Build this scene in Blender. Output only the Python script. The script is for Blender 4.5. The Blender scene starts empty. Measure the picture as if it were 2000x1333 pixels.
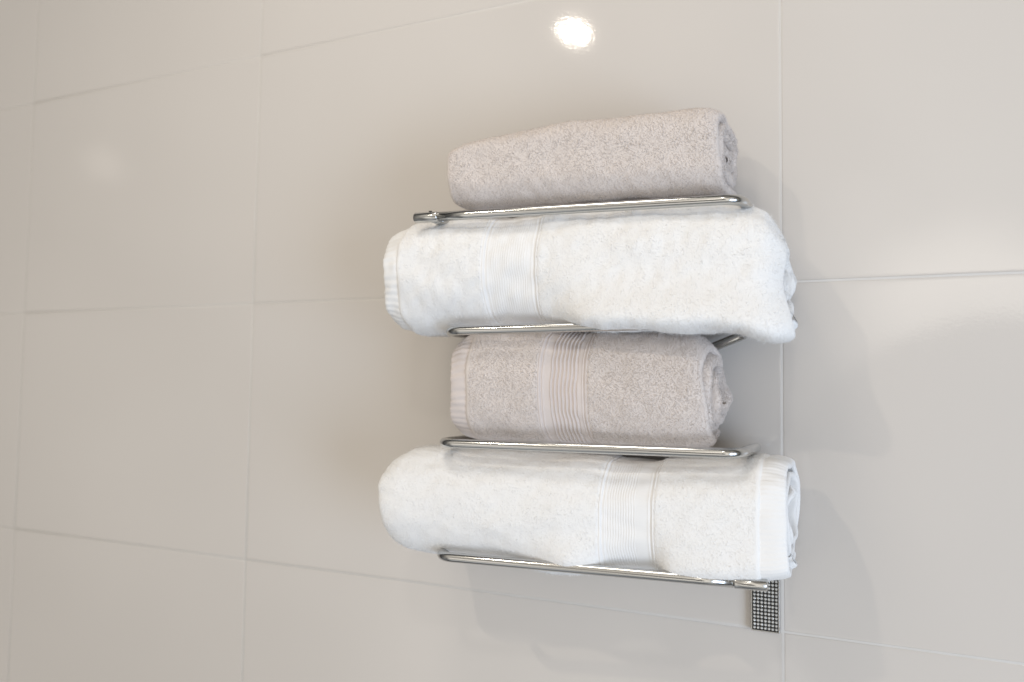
import bpy, math, random
import numpy as np
from mathutils import Matrix, Vector

rng = np.random.default_rng(7)
random.seed(7)
scene = bpy.context.scene
C = scene.collection

# ------------------------------------------------------------------ camera
CAM_Z, CAM_D = 1.50, 0.740
YAW, PITCH, ROLL, FPX = math.radians(25.29), math.radians(3.095), math.radians(0.724), 1591.3
def cam_axes():
    cy, sy = math.cos(YAW), math.sin(YAW)
    f = np.array([-sy*math.cos(PITCH), cy*math.cos(PITCH), math.sin(PITCH)])
    r = np.array([cy, sy, 0.0]); u = np.cross(r, f)
    return (math.cos(ROLL)*r + math.sin(ROLL)*u, -math.sin(ROLL)*r + math.cos(ROLL)*u, f)
CR, CU, CF = cam_axes()
CP = np.array([0.0, -CAM_D, CAM_Z])
cam_data = bpy.data.cameras.new('camera')
cam = bpy.data.objects.new('camera', cam_data); C.objects.link(cam)
M = Matrix(((CR[0], CU[0], -CF[0], CP[0]), (CR[1], CU[1], -CF[1], CP[1]), (CR[2], CU[2], -CF[2], CP[2]), (0, 0, 0, 1)))
cam.matrix_world = M
cam_data.sensor_width = 36.0
cam_data.lens = FPX/2000*36
cam_data.clip_start = 0.01; cam_data.clip_end = 50
cam_data.dof.use_dof = True
cam_data.dof.focus_distance = 0.67
cam_data.dof.aperture_fstop = 3.6
scene.camera = cam

# ------------------------------------------------------------------ world and lamps
world = bpy.data.worlds.new('World'); scene.world = world; world.use_nodes = True
nt = world.node_tree; nt.nodes.clear()
wo = nt.nodes.new('ShaderNodeOutputWorld'); bg = nt.nodes.new('ShaderNodeBackground')
tc = nt.nodes.new('ShaderNodeTexCoord')
LOBES = [((.8, -.6, 0), (.16, .15, .13)), ((-.8, -.6, 0), (.03, .03, .03)), ((0, -.5, .87), (.03, .03, .03)), ((0, -.5, -.87), (.20, .22, .24)), ((0, -1, 0), (.75, .685, .60))]
BASE = (.012, .012, .012)
prev = None
for d_, c_ in LOBES:                             # fitted fill light added to the world: strongest opposite the wall, weak from ceiling
    dp = nt.nodes.new('ShaderNodeVectorMath'); dp.operation = 'DOT_PRODUCT'; dp.inputs[1].default_value = Vector(d_).normalized()
    nt.links.new(tc.outputs['Generated'], dp.inputs[0])
    mx = nt.nodes.new('ShaderNodeMath'); mx.operation = 'MAXIMUM'; mx.inputs[1].default_value = 0; nt.links.new(dp.outputs['Value'], mx.inputs[0])
    pw = nt.nodes.new('ShaderNodeMath'); pw.operation = 'POWER'; pw.inputs[1].default_value = 2.0; nt.links.new(mx.outputs[0], pw.inputs[0])
    sc_ = nt.nodes.new('ShaderNodeVectorMath'); sc_.operation = 'SCALE'; sc_.inputs[0].default_value = c_; nt.links.new(pw.outputs[0], sc_.inputs['Scale'])
    ad = nt.nodes.new('ShaderNodeVectorMath'); ad.operation = 'ADD'; nt.links.new(sc_.outputs[0], ad.inputs[0])
    if prev is None: ad.inputs[1].default_value = BASE
    else: nt.links.new(prev, ad.inputs[1])
    prev = ad.outputs[0]
wn = nt.nodes.new('ShaderNodeTexNoise'); wn.inputs['Scale'].default_value = 2.6; wn.inputs['Detail'].default_value = 2  # uneven brightness painted into the world to shade the chrome reflections
nt.links.new(tc.outputs['Generated'], wn.inputs['Vector'])
wm = nt.nodes.new('ShaderNodeMapRange'); wm.inputs['From Min'].default_value = .38; wm.inputs['From Max'].default_value = .58
wm.inputs['To Min'].default_value = .40; wm.inputs['To Max'].default_value = 1.42
nt.links.new(wn.outputs[0], wm.inputs['Value'])
ws = nt.nodes.new('ShaderNodeVectorMath'); ws.operation = 'SCALE'; nt.links.new(prev, ws.inputs[0]); nt.links.new(wm.outputs[0], ws.inputs['Scale'])
prev = ws.outputs[0]
# painted into the world for reflections in the glaze: dim disc, two paler patches
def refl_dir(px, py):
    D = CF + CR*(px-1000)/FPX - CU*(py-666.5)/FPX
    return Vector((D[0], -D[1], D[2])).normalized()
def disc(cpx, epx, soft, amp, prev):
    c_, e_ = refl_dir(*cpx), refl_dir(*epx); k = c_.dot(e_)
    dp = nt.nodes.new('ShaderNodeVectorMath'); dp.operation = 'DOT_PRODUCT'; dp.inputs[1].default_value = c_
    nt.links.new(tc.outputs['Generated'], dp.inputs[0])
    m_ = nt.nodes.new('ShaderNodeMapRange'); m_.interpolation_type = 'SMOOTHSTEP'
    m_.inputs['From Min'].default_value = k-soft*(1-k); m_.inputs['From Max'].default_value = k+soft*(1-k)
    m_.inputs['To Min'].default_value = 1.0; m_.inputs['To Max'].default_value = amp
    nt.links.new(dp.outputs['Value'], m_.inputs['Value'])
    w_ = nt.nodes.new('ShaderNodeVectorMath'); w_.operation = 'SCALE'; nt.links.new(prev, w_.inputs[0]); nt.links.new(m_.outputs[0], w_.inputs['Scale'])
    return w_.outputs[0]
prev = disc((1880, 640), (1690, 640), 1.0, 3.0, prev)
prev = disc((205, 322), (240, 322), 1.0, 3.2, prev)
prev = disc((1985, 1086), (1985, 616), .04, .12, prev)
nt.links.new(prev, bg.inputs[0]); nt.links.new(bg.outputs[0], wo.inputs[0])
bg.inputs[1].default_value = 1.0

def area(name, loc, target, size, power, color, shape='DISK', sy=None, spread=180):
    L = bpy.data.lights.new(name, 'AREA'); L.shape = shape; L.size = size
    if sy: L.size_y = sy
    L.energy = power; L.color = color; L.spread = math.radians(spread)
    o = bpy.data.objects.new(name, L); C.objects.link(o); o.location = loc
    d = Vector(target) - Vector(loc); o.rotation_euler = d.to_track_quat('-Z', 'Y').to_euler()
    return o
area('ceiling_downlight', (-.775, -1.27, 2.45), (-.775, -1.27, 0), .052, 4.0, (1, .90, .76))
area('ceiling_downlight', (-.40, -.52, 2.45), (-.40, -.45, 0), .30, 2.3, (1, .92, .82))
area('ceiling_downlight', (.10, -1.40, 2.52), (.10, -1.40, 0), .10, 2.2, (1, .97, .90))
area('window_light', (1.5, -1.25, 1.05), (-.1, 0, 1.35), .9, 22.0, (.62, .775, 1.0), 'RECTANGLE', 1.1)
scene.view_settings.view_transform = 'Standard'
scene.view_settings.look = 'None'
scene.view_settings.exposure = 0.23
scene.view_settings.gamma = 1.0
scene.view_settings.use_curve_mapping = False

# ------------------------------------------------------------------ projection helpers
def unproj(px, py, Y):
    D = CF + CR*(px-1000)/FPX - CU*(py-666.5)/FPX
    t = (Y-CP[1])/D[1]
    return CP + D*t
def project(P):
    Q = P-CP; z = Q@CF
    return 1000+FPX*(Q@CR)/z, 666.5-FPX*(Q@CU)/z, z

# ------------------------------------------------------------------ materials
def mat(name):
    m = bpy.data.materials.new(name); m.use_nodes = True
    n = m.node_tree; b = n.nodes['Principled BSDF']
    return m, n, b
def noise_bump(n, b, scale, strength, dist, detail=2, stretch=None, kind='noise'):
    t = n.nodes.new('ShaderNodeTexCoord')
    src = t.outputs['Object']
    if stretch:
        mp = n.nodes.new('ShaderNodeMapping'); mp.inputs['Scale'].default_value = stretch
        n.links.new(src, mp.inputs[0]); src = mp.outputs[0]
    nz = n.nodes.new('ShaderNodeTexNoise'); nz.inputs['Scale'].default_value = scale; nz.inputs['Detail'].default_value = detail
    n.links.new(src, nz.inputs['Vector'])
    bp = n.nodes.new('ShaderNodeBump'); bp.inputs['Strength'].default_value = strength; bp.inputs['Distance'].default_value = dist
    n.links.new(nz.outputs[0], bp.inputs['Height']); n.links.new(bp.outputs[0], b.inputs['Normal'])
    return nz, src
def tint(n, b, src, c1, c2, scale, detail=3):
    nz = n.nodes.new('ShaderNodeTexNoise'); nz.inputs['Scale'].default_value = scale; nz.inputs['Detail'].default_value = detail
    n.links.new(src, nz.inputs['Vector'])
    r = n.nodes.new('ShaderNodeValToRGB'); r.color_ramp.elements[0].color = (*c1, 1); r.color_ramp.elements[1].color = (*c2, 1)
    r.color_ramp.elements[0].position = .3; r.color_ramp.elements[1].position = .7
    n.links.new(nz.outputs[0], r.inputs[0]); n.links.new(r.outputs[0], b.inputs['Base Color'])

tile_m, n, b = mat('glazed_tile')
b.inputs['Roughness'].default_value = .05; b.inputs['IOR'].default_value = 1.5
nz, src = noise_bump(n, b, 400, .065, .0004, 1)
nz2 = n.nodes.new('ShaderNodeTexNoise'); nz2.inputs['Scale'].default_value = 9; nz2.inputs['Detail'].default_value = 1
n.links.new(src, nz2.inputs['Vector'])
bp2 = n.nodes.new('ShaderNodeBump'); bp2.inputs['Strength'].default_value = .15; bp2.inputs['Distance'].default_value = .002
n.links.new(nz2.outputs[0], bp2.inputs['Height'])
first = [x for x in n.nodes if x.type == 'BUMP' and x != bp2][0]
n.links.new(bp2.outputs[0], first.inputs['Normal'])
tint(n, b, src, (.620, .585, .548), (.636, .600, .562), 3.0)
grout_m, n, b = mat('grout'); b.inputs['Roughness'].default_value = .7
nz, src = noise_bump(n, b, 900, .3, .0004); tint(n, b, src, (.62, .59, .55), (.64, .61, .575), 60)

def cloth(name, c1, c2, bump=.2):
    m, n, b = mat(name); b.inputs['Roughness'].default_value = .95
    b.inputs['Specular IOR Level'].default_value = .15
    b.inputs['Sheen Weight'].default_value = .25; b.inputs['Sheen Roughness'].default_value = .5
    nz, src = noise_bump(n, b, 1100, bump, .0006, 2)
    tint(n, b, src, c1, c2, 45, 3)
    return m
white_terry = cloth('white_terry', (.865, .857, .845), (.872, .864, .853))
white_weave = cloth('white_weave', (.845, .838, .828), (.86, .853, .843), .12)
grey_terry = cloth('grey_terry', (.675, .612, .572), (.695, .632, .592))
grey_weave = cloth('grey_weave', (.645, .58, .548), (.665, .60, .567), .12)
chrome, n, b = mat('chrome')
b.inputs['Base Color'].default_value = (.56, .56, .55, 1); b.inputs['Metallic'].default_value = 1; b.inputs['Roughness'].default_value = .15
noise_bump(n, b, 60, .05, .0005)
dark_m, n, b = mat('black_enamel'); b.inputs['Base Color'].default_value = (.012, .011, .010, 1); b.inputs['Roughness'].default_value = .35
noise_bump(n, b, 700, .1, .0003)
gem_m, n, b = mat('crystal')
b.inputs['Base Color'].default_value = (.80, .80, .78, 1); b.inputs['Metallic'].default_value = .55; b.inputs['Roughness'].default_value = .16
noise_bump(n, b, 300, .05, .0003)

# ------------------------------------------------------------------ mesh helpers
def mesh_obj(name, V, F, m, parent=None, origin=None, smooth=True, mats=None, mi=None):
    V = np.asarray(V, dtype=np.float64)
    if parent is not None: V = V - np.array(parent.location)
    me = bpy.data.meshes.new(name)
    if isinstance(F, np.ndarray):
        k = F.shape[1]
        me.vertices.add(len(V)); me.vertices.foreach_set('co', V.astype(np.float32).ravel())
        me.loops.add(F.size); me.loops.foreach_set('vertex_index', F.astype(np.int32).ravel())
        me.polygons.add(len(F)); me.polygons.foreach_set('loop_start', np.arange(0, F.size, k, dtype=np.int32))
        me.polygons.foreach_set('loop_total', np.full(len(F), k, dtype=np.int32))
        me.update(calc_edges=True)
    else:
        me.from_pydata([tuple(v) for v in V], [], F)
    me.polygons.foreach_set('use_smooth', np.full(len(me.polygons), smooth))
    if mats:
        for x in mats: me.materials.append(x)
        me.polygons.foreach_set('material_index', np.asarray(mi, dtype=np.int32))
    else: me.materials.append(m)
    me.update(); me.validate()
    o = bpy.data.objects.new(name, me); C.objects.link(o)
    if parent is not None: o.parent = parent
    return o
def thing(name, loc, label, cat, group=None):
    o = bpy.data.objects.new(name, None); C.objects.link(o); o.location = loc
    o.empty_display_size = .03
    o['label'] = label; o['category'] = cat
    if group: o['group'] = group
    return o
class Waves:                                     # smooth random field, sum of sines
    def __init__(s, scale, n=10, seed=0):
        r = np.random.default_rng(seed)
        s.k = r.normal(size=(n, 3)); s.k *= (2*np.pi/scale)*(.6+.8*r.random((n, 1)))/np.linalg.norm(s.k, axis=1, keepdims=True)
        s.p = r.random(n)*6.283; s.n = n
    def __call__(s, P):
        return np.sin(P@s.k.T + s.p).sum(-1)/math.sqrt(s.n)

# ------------------------------------------------------------------ wall: glazed tiles with rounded edges over grout
def build_wall():
    X0, Z0 = -.0900, CAM_Z+.0926
    gap, rad = .0010, .0027
    cols = [(X0-1.019-.60*k-.60, X0-1.019-.60*k) for k in range(2)] + [(X0-1.019, X0-.6), (X0-.6, X0), (X0, X0+.6), (X0+.6, X0+1.2), (X0+1.2, X0+1.8)]
    rows = [(Z0+.3*k, Z0+.3*(k+1)) for k in range(-4, 5)]
    V, F, mi = [], [], []
    prof = [(0.0, .0040)] + [(rad*(1-math.cos(a)), .0040-.0+0*a) for a in ()]
    steps = [(0, .0045), (.00005, .0020)] + [(rad*(1-math.cos(t)), .00026*(1-math.sin(t))) for t in np.linspace(.25, math.pi/2, 6)] + [(.010, -.00001), (.03, -.00003)]
    rnd = random.Random(3)
    for (xa, xb) in cols:
        for (za, zb) in rows:
            tilt = (rnd.uniform(-.0005, .0005), rnd.uniform(-.0003, .0003)); off = rnd.uniform(-.00004, .00004)
            base = len(V); cx, cz = (xa+xb)/2, (za+zb)/2
            for (ins, y) in steps:
                i = gap+ins
                for (x, z) in ((xa+i, za+i), (xb-i, za+i), (xb-i, zb-i), (xa+i, zb-i)):
                    V.append((x, y+off+tilt[0]*(x-cx)+tilt[1]*(z-cz), z))
            for k in range(len(steps)-1):
                for j in range(4):
                    a = base+4*k+j; c = base+4*k+(j+1) % 4
                    F.append((a, c, c+4, a+4)); mi.append(0)
            a = base+4*(len(steps)-1); F.append((a, a+1, a+2, a+3)); mi.append(0)
    base = len(V)
    xa, xb, za, zb = cols[1][0]-.6, cols[-1][1], rows[0][0], rows[-1][1]
    for y in (.0003, .02):
        for (x, z) in ((xa, za), (xb, za), (xb, zb), (xa, zb)): V.append((x, y, z))
    F.append((base, base+1, base+2, base+3)); mi.append(1)
    F.append((base+7, base+6, base+5, base+4)); mi.append(1)
    for j in range(4):
        k = (j+1) % 4; F.append((base+j, base+4+j, base+4+k, base+k)); mi.append(1)
    o = mesh_obj('wall', V, F, None, mats=[tile_m, grout_m], mi=mi)
    o['kind'] = 'structure'
    return o
build_wall()

# ------------------------------------------------------------------ tubes
def tube(path, r, nseg=20, caps=True):
    P = np.asarray(path, float); n = len(P)
    T = np.gradient(P, axis=0); T /= np.linalg.norm(T, axis=1, keepdims=True)
    rr = np.broadcast_to(np.asarray(r, float), (n,))
    up = np.array([0.03, 0.05, 1.0]); V = []
    N = up - T[0]*(up@T[0]); N /= np.linalg.norm(N)
    for i in range(n):
        N = N - T[i]*(N@T[i]); N /= np.linalg.norm(N); B = np.cross(T[i], N)
        for k in range(nseg):
            a = 2*math.pi*k/nseg
            V.append(P[i] + rr[i]*(math.cos(a)*N+math.sin(a)*B))
    F = []
    for i in range(n-1):
        for k in range(nseg):
            a, b2 = i*nseg+k, i*nseg+(k+1) % nseg
            F.append((a, b2, b2+nseg, a+nseg))
    if caps:
        F.append(tuple(reversed(range(nseg)))); F.append(tuple(range((n-1)*nseg, n*nseg)))
    return V, F
def fillet(pts, rads, n=12):
    pts = [np.array(p, float) for p in pts]; out = [pts[0]]
    for i in range(1, len(pts)-1):
        a, b2, c = pts[i-1], pts[i], pts[i+1]
        u = (a-b2)/np.linalg.norm(a-b2); v = (c-b2)/np.linalg.norm(c-b2)
        ang = math.acos(max(-1, min(1, u@v))); r = rads[i]
        L = min(r/math.tan(ang/2), .45*np.linalg.norm(a-b2), .45*np.linalg.norm(c-b2)); r = L*math.tan(ang/2)
        w = (u+v)/np.linalg.norm(u+v); ctr = b2 + w*r/math.sin(ang/2)
        s, e2 = b2+u*L-ctr, b2+v*L-ctr; th = math.acos(max(-1, min(1, (s@e2)/(r*r))))
        for k in range(n+1):
            f = k/n; out.append(ctr + (math.sin((1-f)*th)*s+math.sin(f*th)*e2)/math.sin(th))
    out.append(pts[-1])
    # resample long straights
    res = [out[0]]
    for p in out[1:]:
        d = np.linalg.norm(p-res[-1]); m_ = int(d/.03)
        q = res[-1]
        for j in range(1, m_+1): res.append(q+(p-q)*j/(m_+1))
        if np.linalg.norm(p-res[-1]) > 1e-5: res.append(p)
    return res

HL, HR, HB = .128, .106, .017                   # rail stand-off at its left end, right end, and of the back bends
def hX(X):                                       # stand-off of the front rails along X
    return HL+(HR-HL)*(X+.37)/.26
def front_pt(px, py):
    Y = -.115
    for _ in range(6):
        P = unproj(px, py, Y); Y = -hX(P[0])
    return P
TR = .0041
R1a, R1b = front_pt(858, 423.5), front_pt(1447, 388.5)
R1cap = front_pt(810, 426.5)
R2a, R2b = front_pt(866, 647), front_pt(1440, 630)
R3a, R3b = front_pt(853, 865.5), front_pt(1447, 887)
R4a, R4b = front_pt(848, 1086), front_pt(1432, 1137.5)
R4cap = front_pt(1500, 1143.5)
def back(P, dz=0, dx=0): return np.array([P[0]+dx, -HB, P[2]+dz])
rack = thing('towel_rack', (float(R1b[0])-.13, 0.0, float(R4a[2])-.07), 'chrome wall rack of zigzag tubing holding four rolled towels on the cream tiles', 'towel rack')
pts = [R1a, R1b, back(R1b, .0), back(R2a, .0), R2a, R2b, back(R2b, .0), back(R3a, .0), R3a, R3b, back(R3b), back(R4a), R4a, R4b]
path = fillet(pts, [0]+[.016]*12+[0])
V, F = tube(path, TR, 24)
mesh_obj('serpentine_rail', V, F, chrome, rack)
def sleeve(a, b2, name):
    a, b2 = np.array(a), np.array(b2); d = b2-a; L = np.linalg.norm(d); d /= L
    prof = [(0, .0025), (.0003, TR-.0002), (.0011, TR+.0005), (L-.0018, TR+.0005), (L-.0009, TR+.0002), (L-.0008, TR-.0012), (L, TR-.0012)]
    V, F = tube([a+d*x for x, _ in prof], [r for _, r in prof], 24)
    o = mesh_obj(name, V, F, chrome, rack, smooth=True)
    return o
cap_a = sleeve(R1cap, R1a, 'end_sleeve')
cap_b = sleeve(R4cap, R4b, 'end_sleeve')
def post(cap0, cap1, f):
    P = np.array(cap0)*(1-f)+np.array(cap1)*f; Q = P.copy(); Q[1] = -.004
    P2 = P.copy(); P2[1] += TR*.6
    V, F = tube([P2, (P2+Q)/2, Q], .0048, 20); mesh_obj('wall_post', V, F, chrome, rack)
    return P
Pa = post(R1cap, R1a, .72); Pb = post(R4cap, R4b, .60)
for P in (Pa,):                                  # little grub screw on top of the upper sleeve
    V, F = tube([P+np.array([-.002, 0, TR+.0002]), P+np.array([-.002, 0, TR+.0013])], .0016, 12); mesh_obj('grub_screw', V, F, dark_m, rack)

def wall_plate(cx, z0, z1, w):
    # chrome tray
    y0, y1, lip = -.0004, -.0058, .0012
    x0, x1 = cx-w/2, cx+w/2
    V, F = [], []
    loops = [(0, y0), (0, y1+.0006), (.0003, y1), (lip-.0003, y1), (lip, y1+.0003), (lip, y1+.0022)]
    for (i, y) in loops:
        for (x, z) in ((x0+i, z0+i), (x1-i, z0+i), (x1-i, z1-i), (x0+i, z1-i)): V.append((x, y, z))
    for k in range(len(loops)-1):
        for j in range(4):
            a, c = 4*k+j, 4*k+(j+1) % 4; F.append((a, c, c+4, a+4))
    plate = mesh_obj('wall_plate', V, F, chrome, rack, smooth=False)
    yb = y1+.0018; i = lip-.0002
    V = [(x0+i, yb, z0+i), (x1-i, yb, z0+i), (x1-i, yb, z1-i), (x0+i, yb, z1-i), (x0+i, yb+.003, z0+i), (x1-i, yb+.003, z0+i), (x1-i, yb+.003, z1-i), (x0+i, yb+.003, z1-i)]
    F = [(0, 1, 2, 3), (7, 6, 5, 4), (0, 4, 5, 1), (1, 5, 6, 2), (2, 6, 7, 3), (3, 7, 4, 0)]
    V = np.array(V) - np.array(rack.location)
    # children of the plate share the rack's origin
    def sub(name, V, F, m, smooth):
        o = mesh_obj(name, V, F, m, None, smooth=smooth); o.parent = plate; return o
    sub('backing', V, F, dark_m, False)
    nx = 7; p = (w-2*lip)/nx; nz = int((z1-z0-2*lip)/p); pz = (z1-z0-2*lip)/nz; rr = p*.42
    V, F = [], []; rg = random.Random(5)
    for a in range(nx):
        for c in range(nz):
            gx, gz = x0+lip+p*(a+.5), z0+lip+pz*(c+.5); base = len(V)
            gx += rg.uniform(-.00006, .00006); gz += rg.uniform(-.00006, .00006)
            ro = rg.uniform(0, 1)
            for (q, h) in ((1.0, .0002), (.92, .0008), (.5, .0013)):
                for k in range(8):
                    t = 2*math.pi*(k+ro)/8; V.append((gx+rr*q*math.cos(t), yb-h, gz+rr*q*math.sin(t)))
            for s in range(2):
                for k in range(8):
                    u, v = base+8*s+k, base+8*s+(k+1) % 8; F.append((u, v, v+8, u+8))
            F.append(tuple(base+16+k for k in range(8)))
    V = np.array(V) - np.array(rack.location)
    sub('crystals', V, F, gem_m, False)
pl0, pl1 = unproj(1467, 1231, -.005), unproj(1523, 1235, -.005)
wall_plate((pl0[0]+pl1[0])/2, pl0[2], pl0[2]+.105, pl1[0]-pl0[0])
wall_plate(Pa[0], Pa[2]-.075, Pa[2]+.004, pl1[0]-pl0[0])

# ------------------------------------------------------------------ towels
def make_towel(name, label, group, spec):
    top, bot = np.array(spec['top'], float), np.array(spec['bot'], float)
    N, nexp = spec.get('turns', 4.3), spec.get('nexp', 2.25)
    phi0 = math.radians(spec.get('phi0', 235))
    a0 = spec['a']; stick = spec.get('proud', 0.0)      # front surface beyond the rail plane
    XL = spec['XL']; XR = spec['XR']
    def ycen(X): return -(hX(X)+stick) + a0             # section centre so that the front surface sits proud of the rail
    tk = np.linspace(0, 1, 26)
    b = np.full(26, spec['b']); zc = np.full(26, spec['zc'])
    def section(t, s, bb, zz):
        phi = phi0+2*np.pi*s
        pitch = spec['pitch']
        aa = np.maximum(a0-pitch*s, .003+.0*s); b_ = np.maximum(bb-pitch*s, .003)
        c, d = np.cos(phi), np.sin(phi)
        cc = np.sign(c)*np.abs(c)**(2/nexp); dd = np.sign(d)*np.abs(d)**(2/nexp)
        X = XL+(XR-XL)*t
        sag = spec.get('innersag', 0)*np.clip(s-1, 0, 3)
        return np.stack([X+0*phi, ycen(X)-aa*cc, zz+b_*dd-sag*pitch], -1)
    ss = np.linspace(0, 1, 73)
    for it in range(40):
        for i, t in enumerate(tk):
            P = section(t, ss, b[i], zc[i]); px, py, z = project(P); m_ = z.mean()/FPX
            to = (py-np.interp(px, top[:, 0], top[:, 1])).min()*m_; bo = (py-np.interp(px, bot[:, 0], bot[:, 1])).max()*m_
            zt, zb = zc[i]+b[i], zc[i]-b[i]
            zt += .6*to; zb += .6*bo
            b[i] = max((zt-zb)/2, spec['b']*spec.get('bfloor', .88)); zc[i] = (zt+zb)/2
        if it < 36:
            for arr in (b, zc):
                sm = arr.copy(); sm[1:-1] = .25*arr[:-2]+.5*arr[1:-1]+.25*arr[2:]; arr[:] = sm
    print(name, 'b', b[[0, 5, 13, 20, 25]].round(4), 'zc', (zc[[0, 13, 25]]-CAM_Z).round(4))
    w1, w2, w3 = Waves(.045, 12, spec['seed']), Waves(.016, 12, spec['seed']+1), Waves(.10, 8, spec['seed']+2)
    lump = spec.get('lump', .0012)
    recess = spec.get('bands', [])
    rw = Waves(.05, 8, spec['seed']+5)
    def surf(s, x):                                     # s (ns), x (nx) -> grid of outer surface points
        S, Xx = np.meshgrid(s, x, indexing='ij')
        t = (Xx-XL)/(XR-XL); tc_ = np.clip(t, 0, 1)
        bb, zz = np.interp(tc_, tk, b), np.interp(tc_, tk, zc)
        P = section(t.ravel(), S.ravel(), bb.ravel(), zz.ravel())
        rad = np.stack([0*t.ravel(), P[:, 1]-ycen(P[:, 0]), P[:, 2]-zz.ravel()], -1)
        rl = np.linalg.norm(rad, axis=1, keepdims=True)+1e-6; rad = rad/rl
        Sx = np.stack([P[:, 0], P[:, 1]+S.ravel()*.13, P[:, 2]+S.ravel()*.07], -1)
        damp = np.exp(-np.maximum(S.ravel()-1, 0)*.3)
        d = lump*(w1(Sx)+.35*w2(Sx))*damp
        # puckers running along the roll where it rests on the tubes
        for (c0, c1) in recess:
            q = np.clip((Xx.ravel()-c0)/.0025, 0, 1)*np.clip((c1-Xx.ravel())/.0025, 0, 1)
            near = np.exp(-((Xx.ravel()-(c0+c1)/2)/(.9*(c1-c0)))**2)
            d = d - .0022*q*(S.ravel() < 1.3) - .0010*near
        # roll ends ease inward slightly
        ee = np.minimum(Xx.ravel()-XL, XR-Xx.ravel())
        er_ = np.maximum(XR-Xx.ravel(), 0); d = d - np.where(Xx.ravel() < (XL+XR)/2, spec.get('endL', .002), .0035)*np.exp(-np.maximum(ee, 0)/.006)*(S.ravel() < 1.2) - spec.get('endround', 0)*np.clip(1-er_/spec.get('endlen', .02), 0, 1)**2.2*(S.ravel() < 1.5)
        P = P + rad*d[:, None]
        # ragged ends
        ph = (phi0+2*np.pi*S.ravel())
        eR = spec.get('ragR', .003)*rw(np.stack([S.ravel()*.25, 0*ph, 0*ph], -1)) + spec.get('stepR', 0)*np.maximum(S.ravel()-.9, 0)
        for (pc, wd, am, s0, s1) in spec.get('flaps', []):
            dphi = (ph-math.radians(pc)+np.pi) % (2*np.pi)-np.pi
            eR = eR + am*np.exp(-(dphi/math.radians(wd))**2)*((S.ravel() >= s0) & (S.ravel() < s1))
        eL = .002*rw(np.stack([S.ravel()*.25+3, 0*ph, 0*ph], -1))
        wR = np.clip((t.ravel()-.80)/.2, 0, 1.2)**2; wL = np.clip((.2-t.ravel())/.2, 0, 1.2)**2
        P[:, 0] += eR*wR+eL*wL
        for (pc, wd, dy, dz, xa, xb, sf) in spec.get('overhang', []):   # cloth bulging forward over the rail
            dphi = (ph-math.radians(pc)+np.pi) % (2*np.pi)-np.pi; xx = Xx.ravel()
            g = np.exp(-(dphi/math.radians(wd))**2)*(S.ravel() < 1.1)/((1+np.exp(-(xx-xa)/sf))*(1+np.exp((xx-xb)/sf)))
            P[:, 1] += dy*g; P[:, 2] += dz*g
        for (pc, wd, dz, dy) in spec.get('droops', []):  # corner that hangs down at the right end
            dphi = (ph-math.radians(pc)+np.pi) % (2*np.pi)-np.pi
            g = np.exp(-(dphi/math.radians(wd))**2)*wR**2*(S.ravel() < 1.15)
            P[:, 2] += dz*g; P[:, 1] += dy*g
        return P.reshape(len(s), len(x), 3)
    def normals(P):
        gs, gx = np.gradient(P, axis=0), np.gradient(P, axis=1)
        n_ = np.cross(gx, gs); n_ /= (np.linalg.norm(n_, axis=2, keepdims=True)+1e-12)
        return n_
    # orientation check: outward
    tP = surf(np.linspace(.2, .3, 5), np.linspace(-.25, -.24, 5)); tn = normals(tP)[2, 2]
    tc0 = np.array([tP[2, 2, 0], ycen(tP[2, 2, 0]), np.interp((tP[2, 2, 0]-XL)/(XR-XL), tk, zc)])
    sgn = 1 if tn@(tP[2, 2]-tc0) > 0 else -1
    def sheet(nm, x0, x1, nx, s0, s1, ns, th, dr, m, parent, relief=None, rimL=True, rimR=True):
        s = np.linspace(s0, s1, ns); x = np.linspace(x0, x1, nx)
        P = surf(s, x); n_ = normals(P)*sgn
        off = dr + (relief(s[:, None], x[None, :]) if relief is not None else 0)
        off = np.broadcast_to(off, P.shape[:2])
        tx = np.gradient(P, axis=1); tx /= np.linalg.norm(tx, axis=2, keepdims=True)
        ring = []
        ring.append(P+n_*off[..., None])                                     # outer side
        h = th/2
        er = []
        for a in np.linspace(90, -90, 7)[1:-1]:
            a = math.radians(a); er.append((P[:, -1]+n_[:, -1]*(off[:, -1, None]-h+h*math.sin(a))+tx[:, -1]*h*.9*math.cos(a))[:, None])
        ring += er
        ring.append((P+n_*(off.mean()-th))[:, ::-1])
        for a in np.linspace(-90, 90, 7)[1:-1]:
            a = math.radians(a); ring.append((P[:, 0]+n_[:, 0]*(off[:, 0, None]-h+h*math.sin(a))-tx[:, 0]*h*.9*math.cos(a))[:, None])
        R = np.concatenate(ring, axis=1); K = R.shape[1]
        idx = np.arange(ns*K).reshape(ns, K)
        A = idx[:-1]; B = idx[1:]
        F = np.stack([A, np.roll(A, -1, 1), np.roll(B, -1, 1), B], -1).reshape(-1, 4)
        if sgn < 0: F = F[:, ::-1]
        # close the two spiral ends
        caps = []
        for row in (0, ns-1):
            o_ = idx[row]
            for j in range(nx-1):
                a_, b_ = o_[j], o_[j+1]; c_, d_ = o_[nx+5+(nx-2-j)], o_[nx+5+(nx-1-j)]
                caps.append((a_, b_, c_, d_))
        F = np.concatenate([F, np.array(caps)])
        return mesh_obj(nm, R.reshape(-1, 3), np.ascontiguousarray(F), m, parent)
    P0 = surf(np.array([0., .5]), np.array([(XL+XR)/2, (XL+XR)/2+.01]))
    root = thing(name, ((XL+XR)/2, float(ycen((XL+XR)/2)), float(zc[13]-b[13])), label, 'towel', group)
    hl, hr = spec.get('hemL'), spec.get('hemR')
    bx0 = XL+(hl or 0); bx1 = XR-(hr or 0)
    th = spec['pitch']*.76
    xs = int((bx1-bx0)/.0022)
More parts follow.
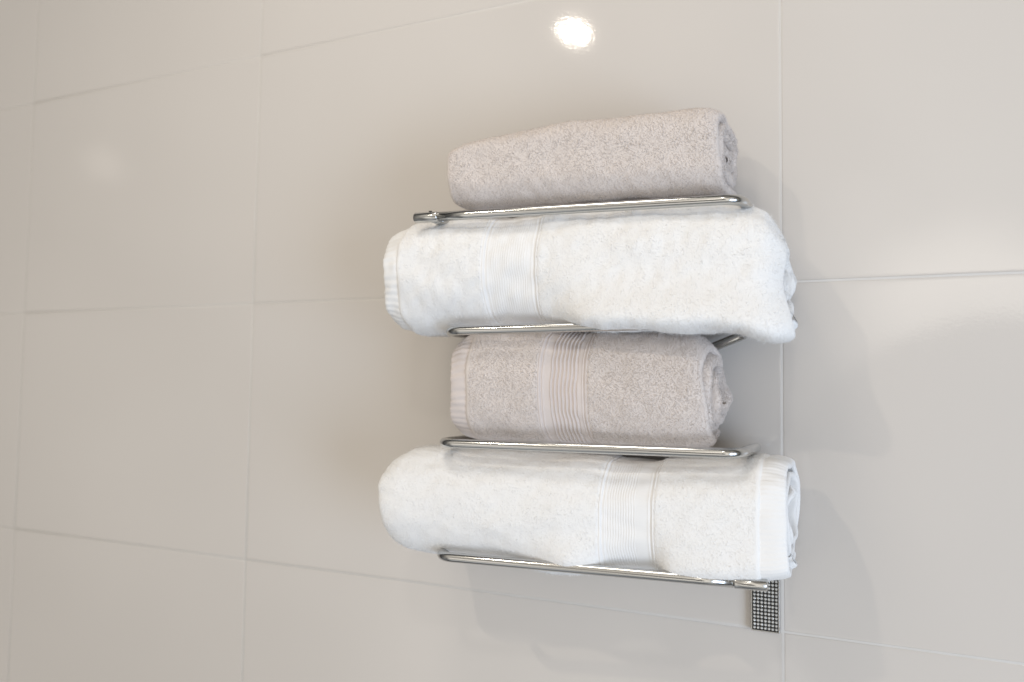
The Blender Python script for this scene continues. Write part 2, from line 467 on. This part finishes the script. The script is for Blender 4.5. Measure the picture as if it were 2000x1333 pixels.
    wob = Waves(.006, 14, spec['seed']+9)
    terry, weave = (grey_terry, grey_weave) if spec['grey'] else (white_terry, white_weave)
    body = sheet('terry_body', bx0, bx1, xs, 0, N, int(N*110), th, 0, terry, root)
    # ribbed border band
    for (c0, c1) in recess:
        pr = spec['rib']; m0, m1 = spec['ribzone']
        def relief(s, x, c0=c0, c1=c1):
            f = (x-c0)/(c1-c0)
            wv = .0004*np.sin(s*40+spec['seed'])+.0003*np.sin(s*97)
            r = spec['ribamp']*np.sin(2*np.pi*(x+wv)/pr)*((f > m0) & (f < m1))
            r = r + (1 if spec['grey'] else .6)*(.0007*np.exp(-((f-.045)/.018)**2)+.0006*np.exp(-((f-.11)/.015)**2)+.0007*np.exp(-((f-.955)/.018)**2)+.0005*np.exp(-((f-.89)/.015)**2))
            return r + 0*s
        sheet('border_band', c0+.0012, c1-.0012, int((c1-c0)/.00035), .002, 1.02, 130, .0012, .0019-.0012, weave, root, relief)
    def hemrel(s, x):
        per = spec['hemper']; L = 2*np.pi*.048
        return spec.get('hemamp', 1)*.00032*np.abs(np.sin(np.pi*s*L/per))+.00022*np.sin(s*61)+0*x
    if hl: sheet('hem', XL, bx0+.0015, 14, .0, N, int(N*260), .0026, -.0024, weave, root, hemrel)
    if hr: sheet('hem', bx1-.0015, XR, 14, .0, N, int(N*260), spec.get('hemth', .0026), -.0016, weave, root, hemrel)
    # terry pile: small arched yarn loops standing on the cloth
    def loops(s0, s1, x0, x1, dens, inner=False):
        sg, xg = np.linspace(s0, s1, max(8, int((s1-s0)*260))), np.linspace(x0, x1, max(6, int((x1-x0)/.0015)))
        P = surf(sg, xg); n_ = normals(P)*sgn
        if inner: P = P-n_*th; n_ = -n_
        ds = np.linalg.norm(np.diff(P, axis=0), axis=2)[:, :-1]; dx = np.linalg.norm(np.diff(P, axis=1), axis=2)[:-1]
        ar = ds*dx; xm = np.broadcast_to(xg[:-1][None], ar.shape)
        for (c0, c1) in recess:
            if s0 < 1.03: ar = np.where((xm > c0-.0006) & (xm < c1-.0008), 0, ar)
        tot = ar.sum(); n = int(tot*dens)
        cdf = np.cumsum(ar.ravel())/tot; k = np.searchsorted(cdf, (np.arange(n)+rng.random(n))/n); k = np.minimum(k, ar.size-1)
        i, j = np.unravel_index(k, ar.shape); u, v = rng.random(n)[:, None], rng.random(n)[:, None]
        p = (P[i, j]*(1-u)+P[i+1, j]*u)*(1-v)+(P[i, j+1]*(1-u)+P[i+1, j+1]*u)*v
        return p, n_[i, j]
    dens = spec['dens']; sets = [loops(0, 1.02, bx0+.0005, bx1, dens)]
    if not hr: sets.append(loops(1.02, min(N, 3.6), bx1-.016, bx1, dens*.8)); sets.append(loops(0.0, min(N, 3.2), bx1-.012, bx1, dens*.7, True))
    p = np.concatenate([q[0] for q in sets]); nn = np.concatenate([q[1] for q in sets])
    if not hr:                                          # the turned edge itself
        sE = np.linspace(0, min(N, 3.8), 1400)
        E = surf(sE, np.array([bx1-.002, bx1-.001, bx1])); en = normals(E)*sgn
        k = rng.integers(0, 1400, int(1400*spec['dens']/2.4e5*1.3)); aa = rng.uniform(-1.5, 1.5, len(k))[:, None]
        tx = E[k, 2]-E[k, 1]; tx /= np.linalg.norm(tx, axis=1, keepdims=True)
        dirn = en[k, 2]*np.sin(aa)+tx*np.cos(aa)
        p = np.concatenate([p, E[k, 2]+en[k, 2]*(-th/2)+dirn*th/2*.95]); nn = np.concatenate([nn, dirn])
    n = len(p); lw, lh, lr = spec['loop']
    # patchy lean of the pile
    wl = Waves(.012, 10, spec['seed']+20); wl2 = Waves(.012, 10, spec['seed']+21)
    rv = rng.normal(size=(n, 3)); rv[:, 0] += .35*wl(p); rv[:, 2] += .35*wl2(p)
    d = rv-nn*(rv*nn).sum(1, keepdims=True); d /= np.linalg.norm(d, axis=1, keepdims=True)
    bt = np.cross(nn, d)
    lean = bt*(rng.normal(size=(n, 1))*.45)+d*(rng.normal(size=(n, 1))*.25)
    sc = rng.uniform(.7, 1.25, (n, 1)); hgt = lh*rng.uniform(.6, 1.25, (n, 1))*(1+.22*wob(p)[:, None].clip(-2, 2))
    rings = []
    for a in np.linspace(0, math.pi, 5):
        c = p + d*(lw/2*sc*math.cos(a)) + (nn+lean*.8*math.sin(a))*(hgt*math.sin(a)) - nn*.0003
        tdir = -d*math.sin(a)*lw/2 + nn*math.cos(a)*lh; tdir /= np.linalg.norm(tdir, axis=1, keepdims=True)
        q1 = bt; q2 = np.cross(tdir, q1)
        rr = lr*(1.0 if 0 < a < 3.1 else .8)
        rings.append(np.stack([c+rr*(math.cos(t)*q1+math.sin(t)*q2) for t in (0.3, 2.394, 4.489)], 1))
    R = np.stack(rings, 1)                              # n,5,3,3
    base = (np.arange(n)*15)[:, None]
    f = []
    for i in range(4):
        for k in range(3):
            f.append((i*3+k, i*3+(k+1) % 3, (i+1)*3+(k+1) % 3, (i+1)*3+k))
    F = (base[:, :, None]+np.array(f)[None]).reshape(-1, 4)
    VV = [R.reshape(-1, 3)]; FF = [F]
    # stray fuzz standing off the cloth
    k = rng.integers(0, n, n//4); pk = p[k]; L = rng.uniform(.0010, .0026, (len(k), 1))
    h1 = nn[k]+rng.normal(size=(len(k), 3))*.55; h1 /= np.linalg.norm(h1, axis=1, keepdims=True)
    h2 = h1+rng.normal(size=(len(k), 3))*.5; h2 /= np.linalg.norm(h2, axis=1, keepdims=True)
    side = np.cross(h1, rng.normal(size=(len(k), 3))); side /= np.linalg.norm(side, axis=1, keepdims=True); side2 = np.cross(h1, side)
    tri = [(math.cos(t)*side+math.sin(t)*side2)*.00006 for t in (0, 2.094, 4.189)]
    Hh = np.stack([pk+t for t in tri]+[pk+h1*L*.6+t for t in tri]+[pk+h1*L*.6+h2*L*.5+t*.4 for t in tri], 1)
    b9 = (np.arange(len(k))*9)[:, None]+15*n
    hf = [(i*3+j, i*3+(j+1) % 3, (i+1)*3+(j+1) % 3, (i+1)*3+j) for i in range(2) for j in range(3)]
    VV.append(Hh.reshape(-1, 3)); FF.append((b9[:, :, None]+np.array(hf)[None]).reshape(-1, 4))
    R = np.concatenate(VV); F = np.concatenate(FF)
    pile = mesh_obj('pile', R.reshape(-1, 3), F, terry, None)
    pile.data.transform(Matrix.Translation(-Vector(root.location))); pile.parent = body
    return root

def Xat(px, py, h): return float(unproj(px, py, -h)[0])
T1 = dict(top=[(866, 320), (875, 300), (900, 285), (950, 272), (1000, 260), (1060, 248), (1130, 238), (1200, 231), (1300, 222), (1360, 212), (1400, 208), (1420, 220), (1446, 262)],
          bot=[(868, 380), (878, 412), (892, 424), (1000, 425), (1200, 412), (1400, 399), (1446, 396)],
          a=.047, b=.036, zc=CAM_Z+.195, proud=-.001, XL=Xat(872, 345, .126), XR=Xat(1400, 300, .104), pitch=.0098, turns=3.2, nexp=3.8, endL=.001, bfloor=.66, seed=11, grey=True,
          dens=8.0e5, loop=(.0009, .0005, .00030), rib=.003, ribzone=(0, 0), ribamp=0, hemper=.005, lump=.0007, ragR=.0012, stepR=-.0012, innersag=.3)
T2 = dict(top=[(722, 520), (732, 484), (750, 462), (785, 445), (830, 435), (900, 427), (1000, 421), (1100, 409), (1250, 397), (1400, 392), (1450, 398), (1490, 406), (1530, 428), (1548, 465)],
          bot=[(722, 575), (738, 612), (764, 641), (812, 656), (860, 657), (930, 652), (1000, 646), (1090, 645), (1200, 646), (1300, 643), (1400, 645), (1470, 650), (1530, 655), (1560, 660)],
          a=.056, b=.050, zc=CAM_Z+.10, proud=.008, XL=Xat(733, 545, .140), XR=Xat(1522, 520, .110), pitch=.0108, turns=3.8, nexp=2.35, seed=31, grey=False,
          bands=[(Xat(930, 540, .134), Xat(1042, 540, .130))], dens=8.0e5, loop=(.0008, .00035, .00026), rib=.0021, ribzone=(.16, .82), ribamp=.00013, hemL=.019, hemamp=2.0, hemper=.0062,
          lump=.0010, ragR=.004, stepR=-.005, endround=.010, endlen=.022, droops=[(292, 38, -.013, .006)], flaps=[(300, 45, .010, 0, 1.1), (75, 60, -.006, 0, 1.1)], innersag=.2, overhang=[(298, 34, -.036, -.0075, Xat(1100, 640, .125), Xat(1600, 640, .1), .012)])
T3 = dict(top=[(872, 720), (885, 680), (905, 648), (1000, 642), (1150, 645), (1340, 648), (1390, 660), (1412, 695), (1436, 750)],
          bot=[(872, 815), (880, 850), (900, 862), (1050, 868), (1200, 877), (1350, 883), (1395, 876), (1425, 840), (1436, 800)],
          a=.049, b=.047, zc=CAM_Z+.0, proud=-.001, XL=Xat(869, 770, .126), XR=Xat(1368, 765, .104), pitch=.0112, turns=3.3, nexp=2.3, seed=52, grey=True,
          bands=[(Xat(1043, 770, .118), Xat(1143, 770, .115))], dens=8.0e5, loop=(.0009, .0006, .00030), rib=.0034, ribzone=(.26, .80), ribamp=.0009, hemL=.0185, hemamp=2.6, hemper=.0062,
          lump=.0008, ragR=.002, stepR=.0036, innersag=.25)
T4 = dict(top=[(730, 975), (742, 930), (762, 900), (790, 880), (830, 868), (900, 872), (1100, 884), (1300, 893), (1440, 890), (1530, 886), (1556, 890), (1570, 905)],
          bot=[(730, 990), (745, 1030), (765, 1055), (795, 1072), (850, 1080), (950, 1091), (1000, 1102), (1060, 1114), (1130, 1117), (1280, 1122), (1400, 1129), (1530, 1131), (1570, 1131)],
          a=.055, b=.050, zc=CAM_Z-.10, proud=.006, XL=Xat(736, 975, .138), XR=Xat(1531, 1000, .108), pitch=.0115, turns=2.7, hemth=.0050, nexp=2.25, seed=73, grey=False,
          bands=[(Xat(1160, 1000, .123), Xat(1272, 1000, .120))], dens=8.0e5, loop=(.0008, .00035, .00026), rib=.0021, ribzone=(.14, .66), ribamp=.00017, hemR=.0205, hemamp=1.5, hemper=.0040,
          lump=.0008, ragR=.0015, stepR=-.0005, flaps=[(300, 30, .003, 0, 1.05)], overhang=[(304, 30, -.020, -.0005, Xat(1060, 1110, .12), Xat(1160, 1110, .12), .009), (304, 30, -.018, -.0015, Xat(1285, 1110, .12), Xat(1800, 1110, .12), .004)])
make_towel('rolled_towel', 'beige-grey rolled towel with a plain face and no band, topmost on the rack', 'rolled towels on the rack', T1)
make_towel('rolled_towel', 'white rolled towel between the two beige-grey towels, its right corner drooping', 'rolled towels on the rack', T2)
make_towel('rolled_towel', 'beige-grey rolled towel with a coarsely ribbed band, squeezed between the two white towels', 'rolled towels on the rack', T3)
make_towel('rolled_towel', 'white rolled towel at the bottom of the rack, hemmed edge at its right end', 'rolled towels on the rack', T4)
